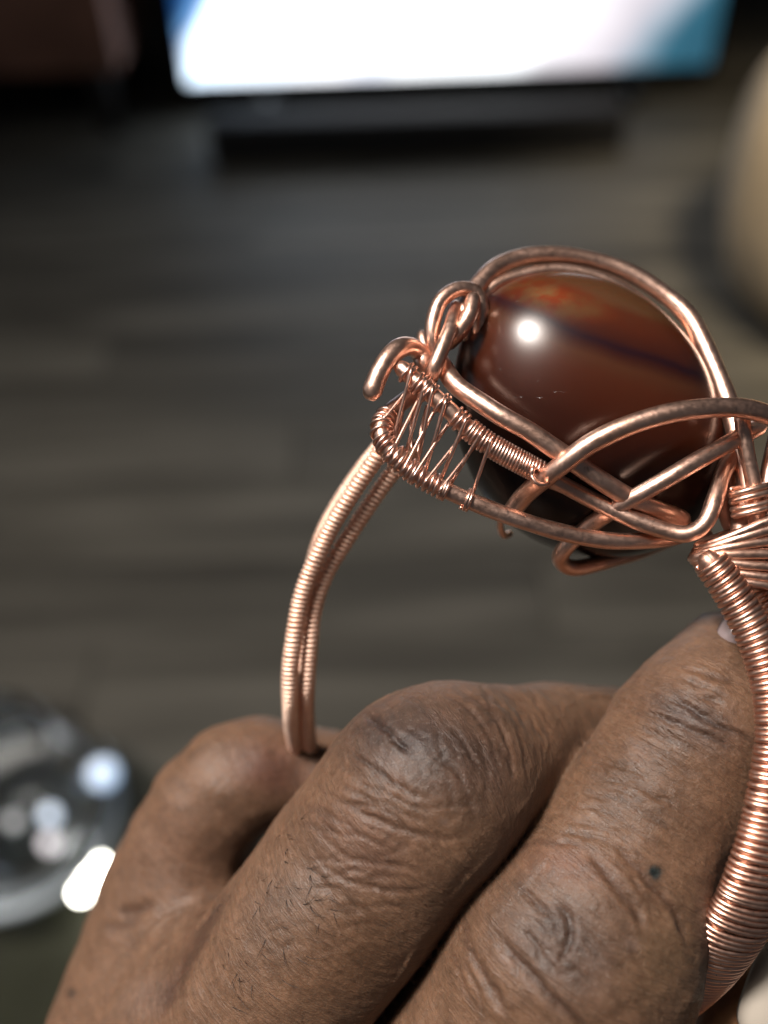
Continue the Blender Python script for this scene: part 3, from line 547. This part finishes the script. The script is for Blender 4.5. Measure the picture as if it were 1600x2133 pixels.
# creases: polylines laid on the skin; groove with a raised lip
HX, HY = proj(V2); front = NRM[:, 2] < .05
creases = [ # (points, width px, depth mm)
 ([(752, 1478), (775, 1493), (805, 1520), (835, 1548), (862, 1576)], 9, .34), ([(718, 1560), (750, 1585), (785, 1607), (825, 1636), (885, 1666)], 8, .28),
 ([(700, 1540), (735, 1530), (760, 1500)], 7, .10), ([(862, 1576), (900, 1600), (935, 1640), (950, 1690)], 10, .12),
 ([(665, 1640), (740, 1682), (820, 1720), (900, 1745), (965, 1751)], 7, .22), ([(648, 1668), (700, 1705), (760, 1745), (820, 1765)], 6, .15),
 ([(640, 1700), (690, 1760), (740, 1795), (800, 1800), (880, 1815)], 7, .18), ([(640, 1745), (680, 1810), (750, 1845), (850, 1858), (915, 1830)], 7, .18),
 ([(710, 1905), (775, 1890), (850, 1887)], 7, .14), ([(725, 1790), (800, 1782), (860, 1760)], 6, .13), ([(650, 1815), (690, 1870), (700, 1900)], 7, .12),
 ([(700, 1930), (760, 1925), (830, 1935)], 7, .10), ([(905, 1560), (950, 1610), (980, 1670), (990, 1730)], 8, .14), ([(880, 1680), (940, 1680), (1000, 1675)], 6, .12),
 ([(925, 1440), (985, 1480), (1025, 1545), (1040, 1620)], 6, .14), ([(955, 1436), (1020, 1478), (1060, 1550), (1068, 1640)], 6, .15), ([(990, 1430), (1060, 1480), (1095, 1555), (1100, 1640)], 6, .14),
 ([(1020, 1425), (1090, 1470), (1130, 1540), (1135, 1610)], 6, .13), ([(1055, 1422), (1120, 1465), (1160, 1530)], 6, .11), ([(1090, 1420), (1150, 1455), (1190, 1510)], 6, .09),
 ([(1000, 1540), (1015, 1600), (1012, 1690)], 7, .10), ([(820, 1440), (880, 1470), (920, 1530)], 7, .08), ([(790, 1460), (850, 1500), (890, 1550)], 7, .07),
 ([(1031, 1941), (1084, 2007), (1145, 2072), (1206, 2133), (1260, 2180)], 12, .46), ([(1066, 1830), (1110, 1876), (1152, 1914)], 9, .26), ([(1160, 1880), (1184, 1915), (1189, 1959), (1165, 2006)], 10, .40),
 ([(961, 1885), (983, 1985), (1031, 2059), (1068, 2135)], 10, .26), ([(940, 1960), (960, 2040), (1000, 2110)], 9, .14), ([(1267, 1749), (1320, 1797), (1377, 1862), (1416, 1919), (1440, 1990)], 10, .34),
 ([(1224, 1762), (1272, 1832), (1320, 1893), (1345, 1955)], 11, .26), ([(1045, 1785), (1100, 1762), (1160, 1755), (1224, 1765)], 8, .20), ([(1150, 1730), (1215, 1738), (1267, 1752), (1330, 1800)], 8, .18),
 ([(1386, 1422), (1425, 1466), (1486, 1508), (1556, 1534), (1590, 1560)], 8, .30), ([(1337, 1475), (1403, 1506), (1482, 1538), (1556, 1580)], 8, .26), ([(1400, 1383), (1460, 1403), (1547, 1425)], 7, .20),
 ([(1310, 1500), (1380, 1535), (1460, 1570), (1540, 1625)], 8, .18), ([(1345, 1440), (1400, 1480), (1440, 1500)], 7, .14), ([(1290, 1545), (1370, 1575), (1450, 1610), (1520, 1660)], 7, .13),
 ([(1270, 1580), (1350, 1600), (1440, 1650)], 7, .11), ([(1240, 1620), (1320, 1635), (1400, 1680)], 7, .12), ([(1215, 1655), (1290, 1668), (1370, 1710), (1430, 1760)], 7, .13), ([(1190, 1680), (1260, 1690), (1330, 1730), (1400, 1790)], 7, .14),
 ([(1150, 1700), (1230, 1715), (1300, 1750), (1370, 1820)], 8, .16), ([(1280, 1900), (1330, 1990), (1350, 2060)], 12, .12), ([(1100, 1960), (1140, 2010), (1200, 2040), (1260, 2100)], 12, .12),
 ([(470, 1850), (420, 1930), (380, 2010), (340, 2090), (320, 2133)], 26, .5), ([(330, 1870), (290, 1895), (240, 1900)], 14, .25), ([(300, 1905), (250, 1930), (215, 1935)], 14, .2),
]
rc = random.Random(11)
for cx_, cy_, sx_, sy_, an, sd, cnt_, ln_, dp in [(860, 1560, 90, 70, .75, .25, 26, 70, .12), (780, 1700, 90, 60, .40, .20, 20, 100, .13), (740, 1830, 80, 60, .05, .25, 18, 80, .12), (1060, 1500, 60, 60, 1.15, .15, 18, 120, .10),
        (1180, 1960, 90, 80, .85, .45, 26, 70, .14), (1330, 1600, 80, 120, .42, .12, 34, 130, .11), (1440, 1480, 60, 50, .50, .15, 14, 110, .14), (1330, 1830, 60, 60, .95, .15, 14, 100, .13), (1010, 2040, 50, 60, 1.2, .2, 10, 90, .14),
        (620, 1960, 90, 90, .2, .8, 22, 50, .08), (350, 2000, 90, 80, -.5, .4, 16, 60, .07)]:
    for _ in range(cnt_):
        x_, y_ = rc.gauss(cx_, sx_ * .6), rc.gauss(cy_, sy_ * .6); a_ = rc.gauss(an, sd); l_ = ln_ * rc.uniform(.5, 1.2); b_ = rc.uniform(-.15, .3)
        creases.append(([(x_ + math.cos(a_ + b_ * t) * l_ * t, y_ + math.sin(a_ + b_ * t) * l_ * t) for t in (-.5, -.17, .17, .5)], 6, dp * rc.uniform(.5, 1.3)))
dis = np.zeros(len(V2)); vn = None
def hashn(ix): x = np.sin(ix @ np.array([12.9898, 78.233, 37.719])) * 43758.5453; return x - np.floor(x)
def vnoise(p):
    i = np.floor(p); f = p - i; f = f * f * (3 - 2 * f); r = 0
    for dx in (0, 1):
        for dy in (0, 1):
            for dz in (0, 1): r = r + hashn(i + [dx, dy, dz]) * (f[:, 0] if dx else 1 - f[:, 0]) * (f[:, 1] if dy else 1 - f[:, 1]) * (f[:, 2] if dz else 1 - f[:, 2])
    return r
wx = (vnoise(V2 * .8) - .5) * 9 + (vnoise(V2 * 2.5) - .5) * 4; wy = (vnoise(V2 * .8 + 31) - .5) * 9 + (vnoise(V2 * 2.5 + 17) - .5) * 4
own_ok = {'m': own == chain_id['middle'], 'i': own == chain_id['index']}; groove = np.zeros(len(V2))
for pts, wpx, dep in creases:
    wpx = wpx * .8 if wpx > 6.5 else 4.6; dep = dep * (.95 if dep > .24 else .85)
    P = spline(np.array([(x, y, 0.) for x, y in pts]), 8)[:, :2]; bb = (HX > P[:, 0].min() - 60) & (HX < P[:, 0].max() + 60) & (HY > P[:, 1].min() - 60) & (HY < P[:, 1].max() + 60) & front
    ii = np.where(bb)[0]
    if not len(ii): continue
    x = HX[ii] + wx[ii]; y_ = HY[ii] + wy[ii]; best = np.full(len(ii), 1e9); tt = np.zeros(len(ii))
    for k in range(len(P) - 1):
        a, b = P[k], P[k + 1]; ab = b - a; t = np.clip(((x - a[0]) * ab[0] + (y_ - a[1]) * ab[1]) / (ab @ ab), 0, 1); dd = np.hypot(x - a[0] - t * ab[0], y_ - a[1] - t * ab[1]); mm = dd < best; best[mm] = dd[mm]; tt[mm] = ((k + t) / (len(P) - 1))[mm]
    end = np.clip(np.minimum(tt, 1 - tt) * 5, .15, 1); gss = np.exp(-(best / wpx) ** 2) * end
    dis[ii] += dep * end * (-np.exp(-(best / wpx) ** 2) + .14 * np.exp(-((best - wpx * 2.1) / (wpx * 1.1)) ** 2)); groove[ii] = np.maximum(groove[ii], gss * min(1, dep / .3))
# soft lumps and cross ridges
dis += (vnoise(V2 * .22) - .5) * .45 + (vnoise(V2 * .6 + 5) - .5) * .14 + (vnoise(V2 * 1.4 + 9) - .5) * .05
cr = vnoise(np.stack([FC[:, 0] * 1.25 + (vnoise(V2 * .35) - .5) * 2.2, FC[:, 1] * .10, FC[:, 2]], 1)); cr = 1 - np.abs(cr * 2 - 1)
dis -= .065 * np.clip(cr - .62, 0, 1) * 2.2 * ((own == 0) | (own == 1))
dis[cm_] = 0; V3 = V2 + NRM * dis[:, None]
# pigment
base = np.array([.122, .071, .043]); PG = np.broadcast_to(base, V2.shape).copy(); kn = np.zeros(len(V2))
def blob(cx, cy, rx, ry, rot, col, amt, only=None):
    global PG, kn
    c, s = math.cos(rot), math.sin(rot); dx, dy = HX - cx, HY - cy; u_ = (dx * c + dy * s) / rx; v_ = (-dx * s + dy * c) / ry
    w = np.exp(-(u_ ** 2 + v_ ** 2) ** 1.3) * amt * front; w = w * (.75 + .5 * vnoise(V2 * .5 + 3))
    if only is not None: w = w * only
    w = np.clip(w, 0, 1)[:, None]; PG = PG * (1 - w) + np.array(col) * (.62 if max(col) > .05 else 1) * w; return w[:, 0]
kn += blob(850, 1545, 170, 105, .35, (.062, .042, .036), .85, own_ok['m']); kn += blob(1000, 1560, 90, 130, -.3, (.085, .052, .040), .6, own_ok['m'])
kn += blob(1165, 1955, 150, 120, .6, (.085, .058, .047), .75, own_ok['i']); kn += blob(1440, 1500, 110, 55, .5, (.085, .055, .045), .7, own_ok['i'])
blob(1180, 1800, 90, 45, .2, (.20, .095, .060), .6, own_ok['i']); blob(1390, 2000, 90, 120, .3, (.16, .105, .06), .5, own_ok['i'])
blob(1320, 1640, 110, 80, .5, (.11, .062, .036), .6, own_ok['i']); blob(760, 1760, 120, 90, .6, (.16, .092, .066), .6, own_ok['m']); blob(600, 1900, 90, 130, .6, (.15, .105, .08), .5)
blob(750, 2030, 120, 120, .6, (.15, .08, .042), .5, own_ok['m']); blob(380, 1780, 120, 120, .6, (.20, .115, .075), .6, own == chain_id['ring']); blob(570, 1600, 90, 60, .1, (.15, .065, .045), .7, own == chain_id['ring'])
for x, y, r_, a_ in [(1315, 1968, 20, .5), (925, 1712, 10, .5), (815, 1585, 26, .35), (1240, 2010, 22, .3), (1060, 2000, 24, .3), (1330, 1560, 30, .3)]: blob(x, y, r_, r_ * .8, .4, (.24, .17, .14), a_)
blob(1366, 1816, 14, 12, .3, (.012, .018, .018), 1.4); blob(1368, 1826, 9, 10, 0, (.012, .018, .018), .9); blob(149, 2070, 9, 12, .3, (.03, .02, .015), 1.0)
blob(300, 2080, 40, 60, .8, (.26, .20, .18), .35); blob(630, 1850, 35, 60, .5, (.24, .18, .15), .3)
PG = PG * (1 - .5 * groove[:, None] * np.array([.9, 1, 1]))     # creases darkened in colour to imitate the shade inside them
th_ = own == chain_id['thumb']; PG[th_] = (.30, .16, .08)  # thumb colour made brighter and more orange, as if light shone through it
HO = to_world(C(900, 2000, 100))
hand = mesh_obj('person', to_world(V3), Fq2, M_skin, None, True, HO)
tag(hand, 'bare hand with curled fingers gripping the copper bangle from below', 'person')
me = hand.data
for nm, dt, arr in (('finger_coord', 'FLOAT_VECTOR', FC), ('pigment_and_shading', 'FLOAT_COLOR', np.c_[PG, np.ones(len(PG))]), ('knuckle', 'FLOAT', np.clip(kn, 0, 1))):
    a = me.attributes.new(nm, dt, 'POINT'); a.data.foreach_set({'FLOAT_VECTOR': 'vector', 'FLOAT_COLOR': 'color', 'FLOAT': 'value'}[dt], np.ascontiguousarray(arr, np.float32).ravel())
# nails and hairs
def patch(name, cx, cy, hw, hl, rot, d0, lift, mat, curve=.5, n=18):   # curved plate laid on the skin, shaped like a nail
    vs, fs = [], []
    for j in range(n + 1):
        for i in range(n + 1):
            a, b = i / n * 2 - 1, j / n * 2 - 1; k = (abs(a) ** 4 + abs(b) ** 4) ** .25; m = max(abs(a), abs(b)); s = m / k if k > 0 else 1
            x, y = a * s * hw, b * s * hl; c, s_ = math.cos(rot), math.sin(rot); px, py = cx + x * c - y * s_, cy + x * s_ + y * c; vs.append(C(px, py, d0 + curve * (a * s) ** 2 + .15 * (b * s) ** 2 - lift * (1 - (m ** 6))))
    m = len(vs); back = [v + np.array([0, 0, .5]) for v in vs]; vs = np.array(vs + back); q = n + 1
    for j in range(n):
        for i in range(n): a = j * q + i; fs += [(a, a + 1, a + q + 1, a + q), (m + a, m + a + q, m + a + q + 1, m + a + 1)]
    for i in range(n):
        for a, b in ((i, i + 1), (n * q + i, n * q + i + 1), (i * q, (i + 1) * q), (i * q + n, (i + 1) * q + n)): fs.append((a, b, m + b, m + a))
    return mesh_obj(name, to_world(vs), fs, mat, hand)
M_nail = simple('nail', (.34, .27, .27), .25); M_nail2 = simple('thumb_nail', (.36, .32, .27), .3)
M_nail.node_tree.nodes['Principled BSDF'].inputs['Coat Weight'].default_value = .5
patch('fingernail', 1540, 1325, 44, 26, .5, 89.9, .4, M_nail, 1.2)
patch('thumbnail', 1645, 2078, 92, 108, .35, 88.6, .4, M_nail2, 1.6)
from mathutils.bvhtree import BVHTree
wv = to_world(V3); bvh = None
vis = front & (HX > 380) & (HX < 760) & (HY > 1700) & (HY < 2133); cand = np.where(vis & (own != chain_id['index']))[0]
hp = []
spots = [(590, 1775, 34, 9), (640, 1850, 30, 8), (570, 1850, 50, 8), (600, 1950, 60, 9), (500, 2000, 50, 8), (480, 2060, 40, 5), (680, 1885, 14, 3), (450, 1920, 26, 4)]
for sx0, sy0, sp, nh in spots:
    for _ in range(nh):
        x, y = sx0 + random.gauss(0, sp * .6), sy0 + random.gauss(0, sp * .7); k = cand[np.argmin((HX[cand] - x) ** 2 + (HY[cand] - y) ** 2 + (V3[cand, 2] - 90) * 2)]
        p0 = V3[k]; nn = NRM[k]; a = random.gauss(.45, .38) + (0 if random.random() < .88 else 1.2); dr = np.array([math.cos(a), -math.sin(a), 0]); dr = dr - nn * (dr @ nn); ln = random.uniform(1.0, 2.8); cu = np.cross(nn, dr) * random.uniform(-1.6, .6)
        t = np.linspace(0, 1, 7)[:, None]; P = p0 + dr * t * ln + nn * (.28 * np.sin(t * 2.6)) + cu * (t * ln) ** 2 * .22
        hp.append(tube(P, np.linspace(.030, .004, 7), 4, cap=False))
v, f = join(hp); hr = mesh_obj('hair', to_world(v), clean(v, f), simple('hair', (.012, .009, .008), .5), hand); hr['kind'] = 'stuff'
S.render.engine = 'CYCLES'
print('hand verts', len(V3))
